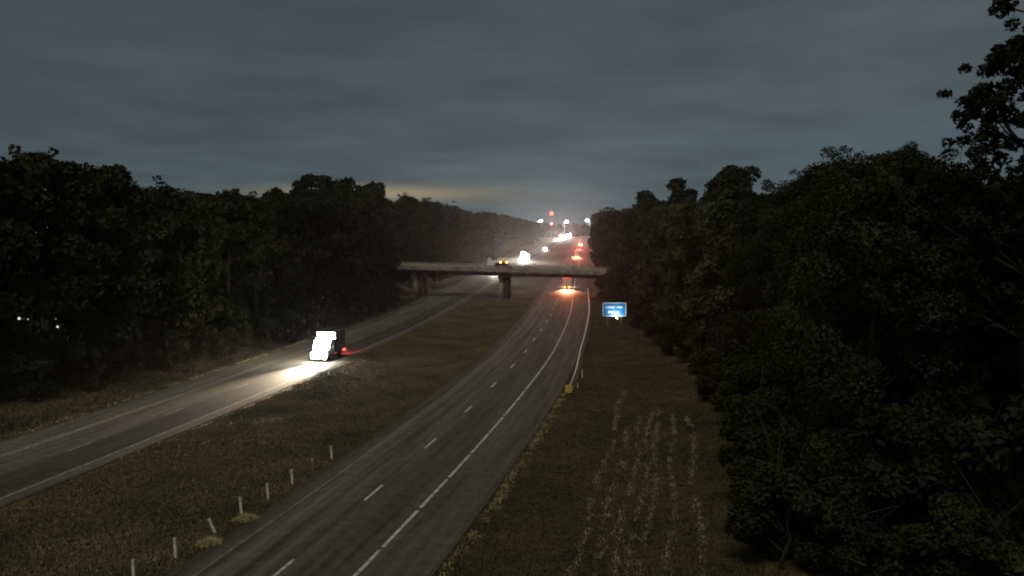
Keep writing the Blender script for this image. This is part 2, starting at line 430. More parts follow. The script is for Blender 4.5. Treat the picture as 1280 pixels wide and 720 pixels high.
# painted lines: each dash and each length of edge line is a piece of its road
def at_arc(A, a): return float(np.interp(a, A, YS))
def painted(which, road, a0, a1, o0, o1, m, name):
    A = AR if which == 'R' else AL
    return link(ribbon(which, at_arc(A, a0), at_arc(A, a1), o0, o1, 0.026), name, m, road)
aR0 = float(np.interp(48.9, YS, AR)); aL0 = float(np.interp(60.0, YS, AL))
for k in range(-2, 52):
    painted('R', road_r, aR0 + 12.19 * k, aR0 + 12.19 * k + 3.05, -0.09, 0.09, 'white_line', 'lane_dash')
for k in range(-4, 38):
    painted('L', road_l, aL0 + 12.19 * k, aL0 + 12.19 * k + 3.05, -0.06, 0.06, 'worn_line', 'lane_dash')
eR0 = float(np.interp(48.0, YS, AR))
for k in range(-3, 60):
    painted('R', road_r, eR0 + 6.1 * k + 0.22, eR0 + 6.1 * k + 5.88, 3.56, 3.77, 'white_line', 'edge_line')
for k in range(-2, 14):
    a = eR0 + 24.4 * k
    painted('R', road_r, a + 0.02, a + 24.38, -3.72, -3.58, 'yellow_line', 'median_line')
    a = aL0 + 24.4 * k
    painted('L', road_l, a + 0.02, a + 24.38, 3.6, 3.74, 'worn_line', 'median_line')
    painted('L', road_l, a + 0.02, a + 24.38, -3.74, -3.6, 'worn_line', 'edge_line')

# ------------------------------------------------------------------ overpass
def bpt(s, d): return BX0 + bu[0] * s + bn[0] * d, BY0 + bu[1] * s + bn[1] * d
bridge = empty('bridge', (BX0, BY0, 0), math.atan2(bu[1], bu[0]), label='long low concrete road bridge crossing over both carriageways', cat='bridge')
def dz_(s): return 6.95 - 0.75 * s / BL          # deck top along the bridge (local x)
S0, S1 = -13.0, BL + 13.0
def bslab(name, m, s0, s1, d0, d1, za, zb, parent=bridge):
    mb = MB()
    vs = []
    for s in (s0, s1):
        vs += [(s, d0, dz_(s) + za), (s, d1, dz_(s) + za), (s, d1, dz_(s) + zb), (s, d0, dz_(s) + zb)]
    mb.add(vs, [(0, 1, 2, 3), (4, 7, 6, 5), (0, 4, 5, 1), (1, 5, 6, 2), (2, 6, 7, 3), (3, 7, 4, 0)])
    return mb.build(name, m, parent)
HW = 5.4
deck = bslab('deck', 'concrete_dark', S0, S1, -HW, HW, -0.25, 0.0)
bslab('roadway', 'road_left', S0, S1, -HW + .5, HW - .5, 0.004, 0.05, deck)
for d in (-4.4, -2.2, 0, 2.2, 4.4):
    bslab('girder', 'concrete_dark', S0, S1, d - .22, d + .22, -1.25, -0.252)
for sgn in (-1, 1):
    n = 12
    for k in range(n):
        a = S0 + (S1 - S0) * k / n + .02; b = S0 + (S1 - S0) * (k + 1) / n - .02
        bslab('parapet', 'concrete', a, b, sgn * HW - .18 if sgn < 0 else HW - .22, -HW + .22 if sgn < 0 else HW + .18, 0.002, 0.72)
    bslab('fascia', 'concrete', S0, S1, sgn * (HW + .003) - (0.1 if sgn < 0 else 0), sgn * (HW + .003) + (0.1 if sgn > 0 else 0), -0.32, -0.004)
for sgn in (-1, 1):
    hr = bslab('handrail', 'steel', S0, S1, sgn * HW - .06, sgn * HW + .06, 0.92, 1.0)
    for k in range(25):
        s_ = S0 + 1 + (S1 - S0 - 2) * k / 24
        bslab('rail_post', 'steel', s_ - .05, s_ + .05, sgn * HW - .05, sgn * HW + .05, 0.722, 0.918, hr)
for s in (3.6, 25.0):
    pier = empty('pier', (s, 0, 0)); pier.parent = bridge
    top = dz_(s) - 1.255
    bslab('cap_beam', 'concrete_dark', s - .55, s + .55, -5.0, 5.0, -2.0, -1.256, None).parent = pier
    pier.children[-1].location = (-s, 0, 0)
    for d in (-3.9, 0, 3.9):
        MB().tube((0, d, -.6), (0, d, dz_(s) - 2.0), .5, .5, 12).build('column', 'concrete', pier, True)
for s0, s1 in ((-12.5, -10.8), (BL + 10.8, BL + 12.5)):
    MB().box(s0, s1, -5.2, 5.2, -1, min(dz_(s0), dz_(s1)) - 1.26).build('abutment', 'concrete', bridge)

# ------------------------------------------------------------------ vehicles
def lamp(kind, name, parent, loc, power, color, rad=0.08, aim=None, size=70, blend=1.0):
    d = bpy.data.lights.new(name, kind); d.energy = power; d.color = color; d.shadow_soft_size = rad
    if kind == 'SPOT': d.spot_size = R(size); d.spot_blend = blend
    o = bpy.data.objects.new(name, d); col.objects.link(o); o.parent = parent; o.location = loc
    if aim is not None:
        a = np.array(aim, float); a /= np.linalg.norm(a)
        from mathutils import Vector
        o.rotation_euler = Vector((-a[0], -a[1], -a[2])).to_track_quat('Z', 'Y').to_euler()
    return o
def wheel(root, x, y, r, w=.22):
    hub = empty('wheel', (x, y, r)); hub.parent = root
    s = 1 if y > 0 else -1
    MB().tube((0, -w / 2, 0), (0, w / 2, 0), r, r, 18).build('tyre', 'rubber', hub, False)
    mb = MB(); mb.tube((0, s * (w / 2 - .03), 0), (0, s * (w / 2 + .012), 0), r * .62, r * .55, 12); mb.build('rim', 'rim', hub)
def ring(x, w, zb, zm, zt, wt): return [(x, -w * .93, zb), (x, -w, zm), (x, -wt, zt), (x, wt, zt), (x, w, zm), (x, w * .93, zb)]
def car(name, label, cat, loc, heading, paint, kind='suv', head=None, tail=None, head_m='head_on', tail_m='tail_on', group=None):
    """+X is forward. head / tail: watts of each lamp"""
    root = empty(name, loc, heading, label=label, cat=cat, group=group)
    L, W, H = (4.8, 1.9, 1.78) if kind == 'suv' else (4.7, 1.82, 1.46)
    h, w = L / 2, W / 2
    belt = 1.05 if kind == 'suv' else .92
    hood = belt - .08
    b = MB().loft([ring(-h, w * .86, .42, .66, belt - .06, w * .80), ring(-h + .18, w * .97, .30, .62, belt, w * .90), ring(-h + 1.0, w, .26, .62, belt + .02, w * .92),
                   ring(0, w, .26, .62, belt + .01, w * .92), ring(h - 1.35, w, .26, .62, belt, w * .91), ring(h - .35, w * .97, .28, .60, hood - .06, w * .86), ring(h, w * .84, .38, .58, hood - .24, w * .76)])
    body = b.build('body', paint, root)
    bevel(body, .04)
    if kind == 'suv': xs_ = [(-h + .10, .02), (-h + .45, 1), (h - 2.1, 1), (h - 1.35, .02)]
    else: xs_ = [(-h + .75, .02), (-h + 1.45, 1), (h - 2.25, 1), (h - 1.3, .02)]
    rings = [[(x, -w * (.90 - .14 * t), belt + (H - belt) * t), (x, w * (.90 - .14 * t), belt + (H - belt) * t), (x, w * .90, belt - .02), (x, -w * .90, belt - .02)] for x, t in xs_]
    cab = MB().loft(rings).build('cabin', paint, body); bevel(cab, .05)
    def pane(nm, p): MB().quad(*p).build(nm, 'glass', root)
    (xa, ta), (xb, tb), (xc, tcc), (xd, td) = xs_
    e = .012
    def edge(x, t, s, o=0): return (x, s * (w * (.90 - .14 * t) + o), belt + (H - belt) * t)
    def lerp(p, q, k): return tuple(p[i] + (q[i] - p[i]) * k for i in range(3))
    def front(p0, p1, nrm, nm):
        a, b_ = lerp(edge(*p0, -.88), edge(*p1, -.88), .12), lerp(edge(*p0, -.88), edge(*p1, -.88), .90)
        c, d = lerp(edge(*p0, .88), edge(*p1, .88), .90), lerp(edge(*p0, .88), edge(*p1, .88), .12)
        pane(nm, [tuple(np.array(q) + np.array(nrm) * e) for q in (a, d, c, b_)])
    front((xd, td), (xc, tcc), (.6, 0, .8), 'windscreen'); front((xa, ta), (xb, tb), (-.7, 0, .7), 'rear_window')
    for s in (-1, 1):
        for (u0, u1) in ((.06, .48), (.52, .95)):
            bot = [edge(xa + (xd - xa) * (.09 + .82 * u), .12, s, e) for u in (u0, u1)]
            topp = [edge(xb + (xc - xb) * u, .88, s, e) for u in (u0, u1)]
            pane('side_window', [bot[0], bot[1], topp[1], topp[0]])
        wheel(root, h - .88, s * (w - .12), .34); wheel(root, -h + .92, s * (w - .12), .34)
        MB().box(h - 1.55, h - 1.40, s * w - .02 if s > 0 else -w - .18, w + .18 if s > 0 else -w + .02, belt + .02, belt + .16).build('mirror', paint, root)
        hl = MB().box(h - .16, h + .012, s * w * .62 - .2, s * w * .62 + .2, .62, .80, 0, .03).build('headlight', head_m if head else 'plate', root)
        tl = MB().box(-h - .012, -h + .12, s * w * .72 - .13, s * w * .72 + .13, .70, .98, 0, .02).build('tail_light', tail_m if tail else 'paint_red', root)
        if head: lamp('SPOT', 'headlight_beam', root, (h + .06, s * w * .62, .71), head, (1, .88, .72), .09, (1, 0, -.02), 50)
        if tail: lamp('SPOT', 'tail_light_glow', root, (-h - .06, s * w * .72, .84), tail, (1, .08, .06), .09, (-1, 0, 0), 80)
    MB().box(h - .10, h + .03, -w * .84, w * .84, .30, .50).build('bumper', 'trim', root)
    MB().box(-h - .03, -h + .10, -w * .84, w * .84, .36, .56).build('bumper', 'trim', root)
    MB().box(h + .002, h + .02, -w * .36, w * .36, .58, .76).build('grille', 'trim', root)
    MB().box(-h - .02, -h + .001, -.26, .26, .66, .78).build('number_plate', 'plate', root)
    return root
def heading(which, y, away):
    s = float(np.interp(y, YS, SR if which == 'R' else SL)); a = math.atan2(1, s)
    return a if away else a + math.pi
def on_road(which, y, off):
    x, yy = rpt(which, y, off); return (float(x), float(yy), float(rise(yy)) + .02)
car('car', 'oncoming car with headlights on between the bridge and the hill cluster', 'car', on_road('L', 552, 1.9), heading('L', 552, False), 'paint_silver', 'suv', 18000, None, 'head_on_far')
car('car', 'oncoming car with headlights on, last one before the hill cluster', 'car', on_road('L', 725, -1.9), heading('L', 725, False), 'paint_silver', 'suv', 26000, None, 'head_on_far')
car('car', 'oncoming car hidden behind the bridge deck, lighting the road beneath it', 'car', on_road('L', 318, -1.9), heading('L', 318, False), 'paint_tan', 'sedan', 30000, None)
car('car', 'car driving away with red tail lights between two trucks beyond the bridge', 'car', on_road('R', 560, 1.9), heading('R', 560, True), 'paint_silver', 'suv', 1500, 30000, 'head_on', 'tail_far')

def box_truck(loc, hd, label, oncoming=False, power=30000, lens='head_on', rear='tail_on', tail=None):
    xr = -1.6 if oncoming else -3.9           # rear of the load box
    root = empty('box_truck', loc, hd, label=label, cat='truck')
    c = MB().loft([[(x, -1.05 * t, .55), (x, 1.05 * t, .55), (x, 1.02 * t, zt), (x, -1.02 * t, zt)] for x, zt, t in ((2.0, 2.55, 1), (3.1, 2.5, 1), (3.45, 1.55, .98), (4.3, 1.35, .95), (4.45, .9, .9))]).build('cab', 'paint_white', root)
    bevel(c, .06)
    MB().quad((3.23, -.9, 2.16), (3.46, -.92, 1.64), (3.46, .92, 1.64), (3.23, .9, 2.16)).build('windscreen', 'glass', root)
    if oncoming:  # extra lamp rows added to shape the front into headlight glare
        MB().box(1.902, 2.0, -1.2, 1.2, 2.56, 3.38).build('glare_panel', 'paint_white', root)  # white panel added to catch the roof light as glare
        for y in (-.75, -.25, .25, .75):
            MB().box(3.62, 3.76, y - .22, y + .22, 1.50, 1.92).build('bonnet_glare', lens, root)
            MB().box(3.16, 3.32, y - .22, y + .22, 2.20, 2.46).build('visor_glare', lens, root)
    bx = MB().box(xr, 1.9, -1.22, 1.22, .95, 3.4).build('cargo_box', 'tarp_dark' if oncoming else 'paint_white', root); bevel(bx, .03)
    MB().box(4.40, 4.52, -1.0, 1.0, .38, .66).build('bumper', 'paint_white', root)
    MB().box(4.46, 4.50, -.5, .5, .72, 1.0).build('grille', 'trim', root)
    for s in (-1, 1):
        dr = MB().box(xr - 0.03, xr - 0.002, min(s * .02, s * 1.14), max(s * .02, s * 1.14), 1.05, 3.2).build('rear_door', 'paint_white', root)
        MB().box(xr - 0.07, xr - 0.032, s * .22 - .02, s * .22 + .02, 1.1, 3.15).build('latch_bar', 'steel', dr)
        MB().box(xr - 0.1, xr - 0.03, s * .98 - .15, s * .98 + .15, .62, .86).build('tail_light', rear, root)
        MB().box(xr - 0.1, xr - 0.03, s * .55 - .12, s * .55 + .12, .62, .86).build('amber_light', 'amber_on' if not oncoming else 'orange_panel', root)
        wheel(root, 3.2, s * .98, .46, .28); wheel(root, xr + 1.5, s * .95, .46, .42)
        MB().box(2.9, 3.0, s * 1.1 - .1, s * 1.1 + .22 * (1 if s > 0 else .5), 1.5, 1.9).build('mirror', 'trim', root)
        MB().box(4.36, 4.49, s * .74 - .26, s * .74 + .26, .68, 1.12).build('headlight', lens, root)
        if oncoming:
            MB().tube((4.50, s * .7, .50), (4.56, s * .7, .50), .13, .12, 12).build('bumper_glare', lens, root)  # added low lamps, fill the glare at the bumper
            lamp('SPOT', 'headlight_beam', root, (4.60, s * .76, .88), power, (1, .80, .56), .16, (1, 0, -.012), 34)
            lamp('POINT', 'headlight_scatter', root, (4.66, s * .76, .92), power * .012, (1, .92, .80), .16)  # added all-round light, thickens the glow at the headlights
        else:
            lamp('SPOT', 'headlight_beam', root, (4.60, s * .76, .88), 9000, (1, .86, .66), .1, (1, 0, -.05), 90)
            lamp('SPOT', 'amber_light_glow', root, (xr - 0.16, s * .55, .74), power, (1, .58, .22), .1, (-.8, 0, -1), 112)
        lamp('SPOT', 'tail_light_glow', root, (xr - 0.16, s * .98, .74), tail or (3000 if oncoming else 14000), (1, .10, .07), .1, (-1, -.10 if oncoming else 0, -.30), 70)
    if oncoming:  # roof row and its light added to carry the glare upward
        for y in (-.8, -.4, 0, .4, .8):
            MB().tube((2.9, y, 2.53), (3.0, y, 2.66), .10, .12, 10).build('roof_glare', lens, root)
        lamp('POINT', 'roof_glare_light', root, (2.75, 0, 2.95), power * .012, (1, .94, .84), .12)
    for y in (-1.0, -.3, 0, .3, 1.0):
        MB().box(xr - 0.07, xr - 0.01, y - .1, y + .1, 3.24, 3.36).build('clearance_light', rear, root)
    MB().box(xr - 0.05, xr + 0.05, -1.15, 1.15, .5, .6).build('bumper', 'steel_dark', root)
    MB().box(xr + 0.05, 3.0, -.45, .45, .6, .94).build('chassis', 'trim', root)
    return root
box_truck(on_road('R', 229, 1.75), heading('R', 229, True), 'box truck driving away under the bridge with red and amber rear lamps glowing', False, 80000)
box_truck(on_road('R', 455, 1.9), heading('R', 455, True), 'truck driving away with red rear lamps, first one seen above the bridge', False, 30000, 'head_on', 'tail_far', 30000)
box_truck(on_road('R', 640, 1.9), heading('R', 640, True), 'furthest truck driving away up the hill with orange red rear lamps', False, 40000, 'head_on', 'tail_far', 30000)
box_truck(on_road('L', 106, 1.9), heading('L', 106, False), 'oncoming truck with added lamps forming a white glare, nearest vehicle on the left carriageway', True, 120000)
for y_, o_, pw_, lab_ in ((424, 1.9, 15000, 'oncoming truck with added glare lamps just above the bridge, nearest of the far traffic'),
                          (446, -1.9, 9000, 'added truck close behind the one just above the bridge, widening its glare'),  # added vehicle, makes the white glare above the bridge larger
                          (765, 1.9, 19000, 'oncoming truck at the head of the white headlight cluster on the far hill'),
                          (800, -1.9, 19000, 'oncoming truck in the outer lane of the white headlight cluster'),
                          (830, 1.9, 19000, 'oncoming truck in the middle of the white headlight cluster'),
                          (880, 1.9, 19000, 'furthest oncoming truck of the white headlight cluster on the hill')):
    box_truck(on_road('L', y_, o_), heading('L', y_, False), lab_, True, pw_, 'head_on_far')
# the car on the overpass: only its roof and amber lamps clear the parapet
s_b = 25.2
bx, by = bpt(s_b, -2.0)
cb = car('car', 'dark car crossing on the bridge deck with two amber lamps showing over the parapet', 'car', (bx, by, dz_(s_b) + .05), math.atan2(bu[1], bu[0]) , 'paint_dark', 'suv')
for dx_ in (-.75, .75):
    m_ = MB().tube((dx_, -.45, 1.78), (dx_, -.45, 1.84), .16, .16, 10); m_.tube((dx_, -.45, 1.84), (dx_, -.45, 2.02), .14, .11, 10)
    m_.build('amber_beacon', 'amber_on', cb)
    lamp('POINT', 'beacon_glow', cb, (dx_, -.75, 1.95), 140, (1, .45, .08), .05)

# ------------------------------------------------------------------ roadside furniture
# guardrail along the right shoulder
gx, gy = rpt('R', 83, 7.6)
rail = empty('guardrail', (float(gx), float(gy), 0), label='steel guardrail along the right shoulder ending in an orange panel', cat='guardrail')
ORG = np.array([float(gx), float(gy), 0.0])
def gpt(y, off, z):
    x, yy = rpt('R', y, off); return np.array([float(x), float(yy), float(rise(yy)) + z]) - ORG
prof = [(-.02, .43), (.05, .49), (.05, .54), (-.01, .59), (.05, .64), (.05, .69), (-.02, .76)]   # W beam: offset, height
a = float(np.interp(83, YS, AR)); a_end = float(np.interp(222, YS, AR)); k = 0
def goff(y): return 7.3 + 0.85 * (1 - sstep(83, 114, y))
while a < a_end:
    y0, y1 = at_arc(AR, a), at_arc(AR, a + 3.81)
    mb = MB(); vs = []
    for y in (y0, y1):
        for th in (0, .06):
            for o_, z_ in prof: vs.append(tuple(gpt(y, goff(y) - o_ + th, z_)))
    n = len(prof); fs = []
    for i in range(n - 1):
        fs += [(i, i + 1, 2 * n + i + 1, 2 * n + i), (n + i + 1, n + i, 3 * n + i, 3 * n + i + 1)]
    fs += [(n - 1, 2 * n - 1, 4 * n - 1, 3 * n - 1), (0, 2 * n, 3 * n, n)]
    mb.add(vs, fs).build('rail', 'steel', rail)
    for y in (y0, (y0 + y1) / 2):
        p = gpt(y, goff(y) + .28, 0); 
        post = MB().box(p[0] - .07, p[0] + .07, p[1] - .09, p[1] + .09, p[2] - .3, p[2] + .74).build('post', 'timber', rail)
        q = gpt(y, goff(y) + .11, .59)
        MB().box(q[0] - .095, q[0] + .095, q[1] - .07, q[1] + .07, q[2] - .16, q[2] + .16).build('block', 'timber', post)
    a += 3.81
e0 = gpt(82.6, goff(83) + .02, 0)
head_ = MB().box(e0[0] - .34, e0[0] + .34, e0[1] - .06, e0[1] + .04, .16, .92).build('end_panel', 'orange_panel', rail); bevel(head_, .03)
MB().box(e0[0] - .05, e0[0] + .06, e0[1] + .06, e0[1] + .2, -.2, .8).build('end_post', 'timber', rail)
# pale markers behind the rail
for y, off_, hh, lab in ((91.5, 8.75, .95, 'short pale marker post behind the guardrail end'), (86.0, 8.75, .5, 'low pale marker stub right beside the orange guardrail panel')):
    x, yy = rpt('R', y, off_); x, yy = float(x), float(yy)
    r_ = empty('marker_post', (x, yy, tz(x, yy)), label=lab, cat='marker post')
    MB().box(-.06, .06, -.03, .03, -.2, hh, .01, .005).build('post', 'white_post', r_)
    MB().box(-.05, .05, -.042, -.031, hh - .28, hh - .1).build('reflector', 'plate', r_)

# median posts
def dpost(px, py, hh, tilt, m, label):
    r_ = empty('marker_post', (px, py, tz(px, py)), label=label, cat='marker post', group='white posts along the median edge')
    mb = MB()                                  # a channel section driven into the ground
    mb.box(-.065, .065, -.012, .012, -.25, hh); mb.box(-.065, -.045, .012, .05, -.25, hh); mb.box(.045, .065, .012, .05, -.25, hh)
    mb.build('post', m, r_)
    MB().box(-.05, .05, -.024, -.013, hh - .26, hh - .06).build('reflector', 'plate', r_)
    r_.rotation_euler = (0, tilt, 0)
nm = ['white median post cut by the bottom edge of the picture', 'tall white median post between the bottom edge and the tilted one', 'thin white median post leaning to the left beside the pale clumps',
      'white median post behind the second pale grass clump', 'white median post, fifth from the bottom of the row', 'white median post, sixth from the bottom of the row', 'white median post furthest up the row, toward the bridge']
for (x, y), hh, tl, lab in zip([(-17.4, 37.6), (-16.5, 40.2), (-15.75, 43.6), (-15.3, 46.5), (-14.6, 49.3), (-13.9, 52.2), (-12.7, 58.2)],
                           (1.0, 1.02, .85, 1.0, .98, .98, .95), (.0, -.03, -.42, -.06, -.05, -.05, -.05), nm):
    dpost(x, y, hh, tl, 'white_post', lab)
dpost(-13.35, 55.3, .9, -.02, 'dirty_post', 'grimy dark median post between the last two white ones')

# blue information sign with a small lamp at its foot
sx_, sy_ = 17.25, 141.0
sg = empty('road_sign', (sx_, sy_, tz(sx_, sy_)), label='lit blue information sign with white border on two posts right of road', cat='road sign')
for s in (-1, 1):
    MB().box(s * 1.17 - .11, s * 1.17 + .11, -.06, .12, -.4, 3.9).build('post', 'timber', sg)
pnl = MB().box(-2.0, 2.0, -.11, -.065, 1.72, 4.06).build('panel', 'sign_blue', sg)
for x0, x1, z0, z1 in ((-1.97, 1.97, 3.92, 4.03), (-1.97, 1.97, 1.75, 1.86), (-1.97, -1.86, 1.86, 3.92), (1.86, 1.97, 1.86, 3.92)):
    MB().box(x0, x1, -.116, -.111, z0, z1).build('border', 'sign_white', pnl)
r2 = random.Random(4)
for zc, x0, x1, hh in ((3.28, -1.45, 1.25, .36), (2.45, -1.05, .85, .34)):   # two rows of lettering, too small to read
    x = x0
    while x < x1:
        w_ = r2.uniform(.13, .24)
        if r2.random() < .86: MB().box(x, x + w_, -.117, -.111, zc - hh / 2, zc + hh / 2 * r2.choice([1, 1, .6])).build('letter', 'sign_white', pnl)
        x += w_ + r2.uniform(.05, .09)
arm = MB().tube((.3, -.11, 1.66), (.3, -1.22, 1.50), .03, .03, 6).build('lamp_arm', 'steel_dark', sg)
MB().box(.16, .44, -1.34, -1.16, 1.46, 1.54).build('lamp_housing', 'steel_dark', arm)
MB().box(.18, .42, -1.32, -1.18, 1.542, 1.56).build('lamp_lens', 'head_on', arm)
lamp('SPOT', 'sign_lamp', sg, (.3, -1.24, 1.62), 420, (.92, .96, 1.0), .06, (0, .62, 1), 165, .8)

# far street lamps and beacon mast at the top of the hill
def street_lamp(x, y, top, side_, label):
    z0 = tz(x, y); hh = top - z0
    r_ = empty('street_lamp', (x, y, z0), label=label, cat='street lamp', group='street lamps on the far hill')
    MB().tube((0, 0, -.5), (0, 0, hh - .3), .16, .09, 8).build('pole', 'steel', r_)
    MB().tube((0, 0, hh - .35), (side_ * 1.8, 0, hh), .06, .05, 6).build('arm', 'steel', r_)
    h_ = MB().box(side_ * 2.1 - .5, side_ * 2.1 + .5, -.3, .3, hh - .1, hh + .15, .1, .06).build('lamp_head', 'steel_dark', r_)
    MB().tube((side_ * 2.1, 0, hh - .1), (side_ * 2.1, 0, hh - .5), 1.0, .7, 12).build('lamp_lens', 'white_lamp', h_)
    lamp('POINT', 'lamp_light', r_, (side_ * 2.1, -.4, hh - .7), 14000, (.80, .87, 1.0), .3)
def up(px, py, y): return (px - 640) / F * y, y, CH + (288 - py) / F * y
for px, py, y, s_, lab in ((676, 276, 820, 1, 'left one of three white street lamps beyond the bridge'), (708, 277, 800, 1, 'middle one of three white street lamps, over the bright traffic'), (733.5, 275.5, 700, -1, 'right one of three white street lamps, against the right wood')):
    x, yy, zt = up(px, py, y)
    street_lamp(x - s_ * 2.1, yy, zt + .3, s_, lab)
x, y, zt = up(689, 267, 840); z0 = tz(x, y)
mast = empty('beacon_mast', (x, y, z0), label='slim mast carrying two red beacons, left of the white street lamps', cat='mast')
MB().tube((0, 0, -.5), (0, 0, zt - z0 - .4), .28, .12, 8).build('pole', 'steel_dark', mast)
for hz, rr, pw in ((zt - z0, 1.6, 30000), (zt - z0 - 10.2, 1.0, 10000)):
    mb = MB()
    for k_ in range(6):
        a0, a1 = -math.pi / 2 + k_ * math.pi / 6, -math.pi / 2 + (k_ + 1) * math.pi / 6
        mb.tube((0, 0, hz + rr * math.sin(a0)), (0, 0, hz + rr * math.sin(a1)), max(.05, rr * math.cos(a0)), max(.05, rr * math.cos(a1)), 12, False)
    mb.build('red_beacon', 'red_lamp', mast, True)
    lamp('POINT', 'beacon_glow', mast, (0, -1.2, hz), pw, (1, .12, .07), .3)

# low shed with lit windows glimpsed through the left wood
shy = 130.0
WPX = [(20.5, 398), (32, 400), (42, 397.5), (55, 397), (66, 400), (68.5, 409)]
WP = [((px - 640) / F * shy, CH - (py - 288) / F * shy) for px, py in WPX]
hx = sum(w_[0] for w_ in WP) / 6
hut = empty('shed', (hx, shy, tz(hx, shy)), label='low dark shed with tiny lit windows glimpsed through the left wood', cat='shed')
hz0 = tz(hx, shy)
MB().box(-5.5, 5.5, .1, 6, -.5, 3.6).build('wall', 'wall_board', hut)
MB().add([(-5.9, -.4, 3.6), (5.9, -.4, 3.6), (5.9, 6.4, 3.6), (-5.9, 6.4, 3.6), (-5.9, 3, 5.2), (5.9, 3, 5.2)], [(0, 1, 5, 4), (2, 3, 4, 5), (0, 4, 3), (1, 2, 5), (3, 2, 1, 0)]).build('roof', 'roof_dark', hut)
for i, (wx, wz) in enumerate(WP):
    s_ = (.20, .13, .16, .14, .12, .12)[i]
    MB().box(wx - hx - s_, wx - hx + s_, .04, .098, wz - hz0 - s_, wz - hz0 + s_).build('window', 'window_lit', hut)

# ------------------------------------------------------------------ trees
def leaf_cloud(r, clumps, n, size, outward=0.5):
    """n leaf quads spread over shells of the clumps (cx, cy, cz, radius)"""
    c = np.array(clumps); wgt = c[:, 3] ** 2; idx = r.choice(len(c), n, p=wgt / wgt.sum())
    d = r.normal(size=(n, 3)); d[:, 2] += .25; d /= np.linalg.norm(d, axis=1)[:, None]
    rad = c[idx, 3] * (0.45 + 0.62 * r.random(n) ** .6)
    P = c[idx, :3] + d * rad[:, None] * np.array([1, 1, .8])
    nr = d * outward + r.normal(size=(n, 3)) * .55 + np.array([0, 0, .25]); nr /= np.linalg.norm(nr, axis=1)[:, None]
    t = np.cross(nr, r.normal(size=(n, 3))); t /= np.linalg.norm(t, axis=1)[:, None] + 1e-9
    b = np.cross(nr, t)
    s = size * (.55 + .9 * r.random(n))[:, None]
    q = np.stack([P - t * s, P - b * s * .55 + nr * s * .12, P + t * s, P + b * s * .55 + nr * s * .12], 1).reshape(-1, 3)
    return q, np.arange(4 * n).reshape(-1, 4)
def make_clumps(r, H, Rad, low, n, shape='oak'):
    out_ = []
    for i in range(n):
        t = low + (1 - low) * (i + r.random()) / n
        u = (t - low) / (1 - low)
        prof_ = (math.sin(math.pi * min(1, .16 + .80 * u) ** .8) ** .7) if shape == 'oak' else (1 - .55 * u)
        a = r.random() * 6.283 ; d = Rad * prof_ * (.25 + .6 * r.random() ** .5)
        cr_ = Rad * (.24 + .18 * r.random())
        out_.append((d * math.cos(a), d * math.sin(a), min(t * H, H - cr_ * .8), cr_))
    return out_
def trunk_mesh(r, H, clumps, r0=.35, limbs=9):
    mb = MB(); p = np.zeros(3); p[2] = -.5; rad = r0; pts = []
    n = 6
    for i in range(n):
        q = p + np.array([r.normal() * .16, r.normal() * .16, (H * .82 + .5) / n]); r2_ = r0 * (1 - (i + 1) / n * .85)
        mb.tube(p, q, rad, r2_, 7, False); p, rad = q, r2_; pts.append((q.copy(), rad))
    for k in range(limbs):
        c = np.array(clumps[int(r.integers(len(clumps)))][:3])
        c0 = [q for q in pts if q[0][2] < c[2] - .4] or [pts[0]]
        s, rs = c0[-1]
        m_ = (s + c) / 2 + np.array([0, 0, .35])
        mb.tube(s, m_, rs * .55, rs * .34, 5, False); mb.tube(m_, c, rs * .34, .03, 5, False)
        for j in range(2):
            e_ = c + r.normal(size=3) * .9 + np.array([0, 0, .6]); mb.tube(c, e_, .035, .012, 4, False)
    return mb.mesh('trunk')
def tree_kind(seed, H, Rad, low, ncl, nleaf, size, leaf, shape='oak', limbs=9, r0=.35, twigs=True):
    r = np.random.default_rng(seed)
    cl_ = make_clumps(r, H, Rad, low, ncl, shape)
    extra = []
    if twigs:                                   # small sprigs that break the outline
        for _ in range(26):
            c = cl_[int(r.integers(len(cl_)))]; d = r.normal(size=3); d[2] = abs(d[2]) + .3; d /= np.linalg.norm(d)
            p = np.array(c[:3]) + d * c[3] * (1.05 + .45 * r.random()); extra.append((*p, .35 + .35 * r.random()))
    v, f = leaf_cloud(r, cl_, nleaf, size)
    if extra:
        v2, f2 = leaf_cloud(r, extra, nleaf // 14, size * .8); f = np.concatenate([f, f2 + len(v)]); v = np.concatenate([v, v2])
    v[:, 2] = np.maximum(v[:, 2], .05)
    me = mesh_np('crown', v, f); me.materials.append(M[leaf])
    tm = trunk_mesh(r, H, cl_, r0, limbs); tm.materials.append(M['bark'])
    return me, tm
KIND = {}
for i in range(6):
    KIND['mid', i] = tree_kind(100 + i, 22, 4.6 + .5 * (i % 3), .10, 30, 9000, .30, 'leaf')
for i in range(4):
    KIND['near', i] = tree_kind(200 + i, 22, 4.8 + .4 * (i % 3), .05, 44, 42000, .125, 'leaf_near', limbs=12)
for i in range(4):
    KIND['shrub', i] = tree_kind(300 + i, 5, 2.3, .12, 14, 7000, .125, 'leaf_near', limbs=6, r0=.08, twigs=False)
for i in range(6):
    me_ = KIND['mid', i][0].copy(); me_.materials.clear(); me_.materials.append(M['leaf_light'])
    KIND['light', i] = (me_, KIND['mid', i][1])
def plant(kind, x, y, hh, label, cat='tree', name='tree', group=None, rz=None, wide=1.0):
    H = 5.0 if kind[0] == 'shrub' else 22.0
    s = hh / H
    t = empty(name, (x, y, tz(x, y) - .05), rz if rz is not None else random.random() * 6.28, label=label, cat=cat, group=group)
    t.scale = (s * wide, s * wide, s)
    link(KIND[kind][1], 'trunk', None, t); c = link(KIND[kind][0], 'crown', None, t)
    return t, c
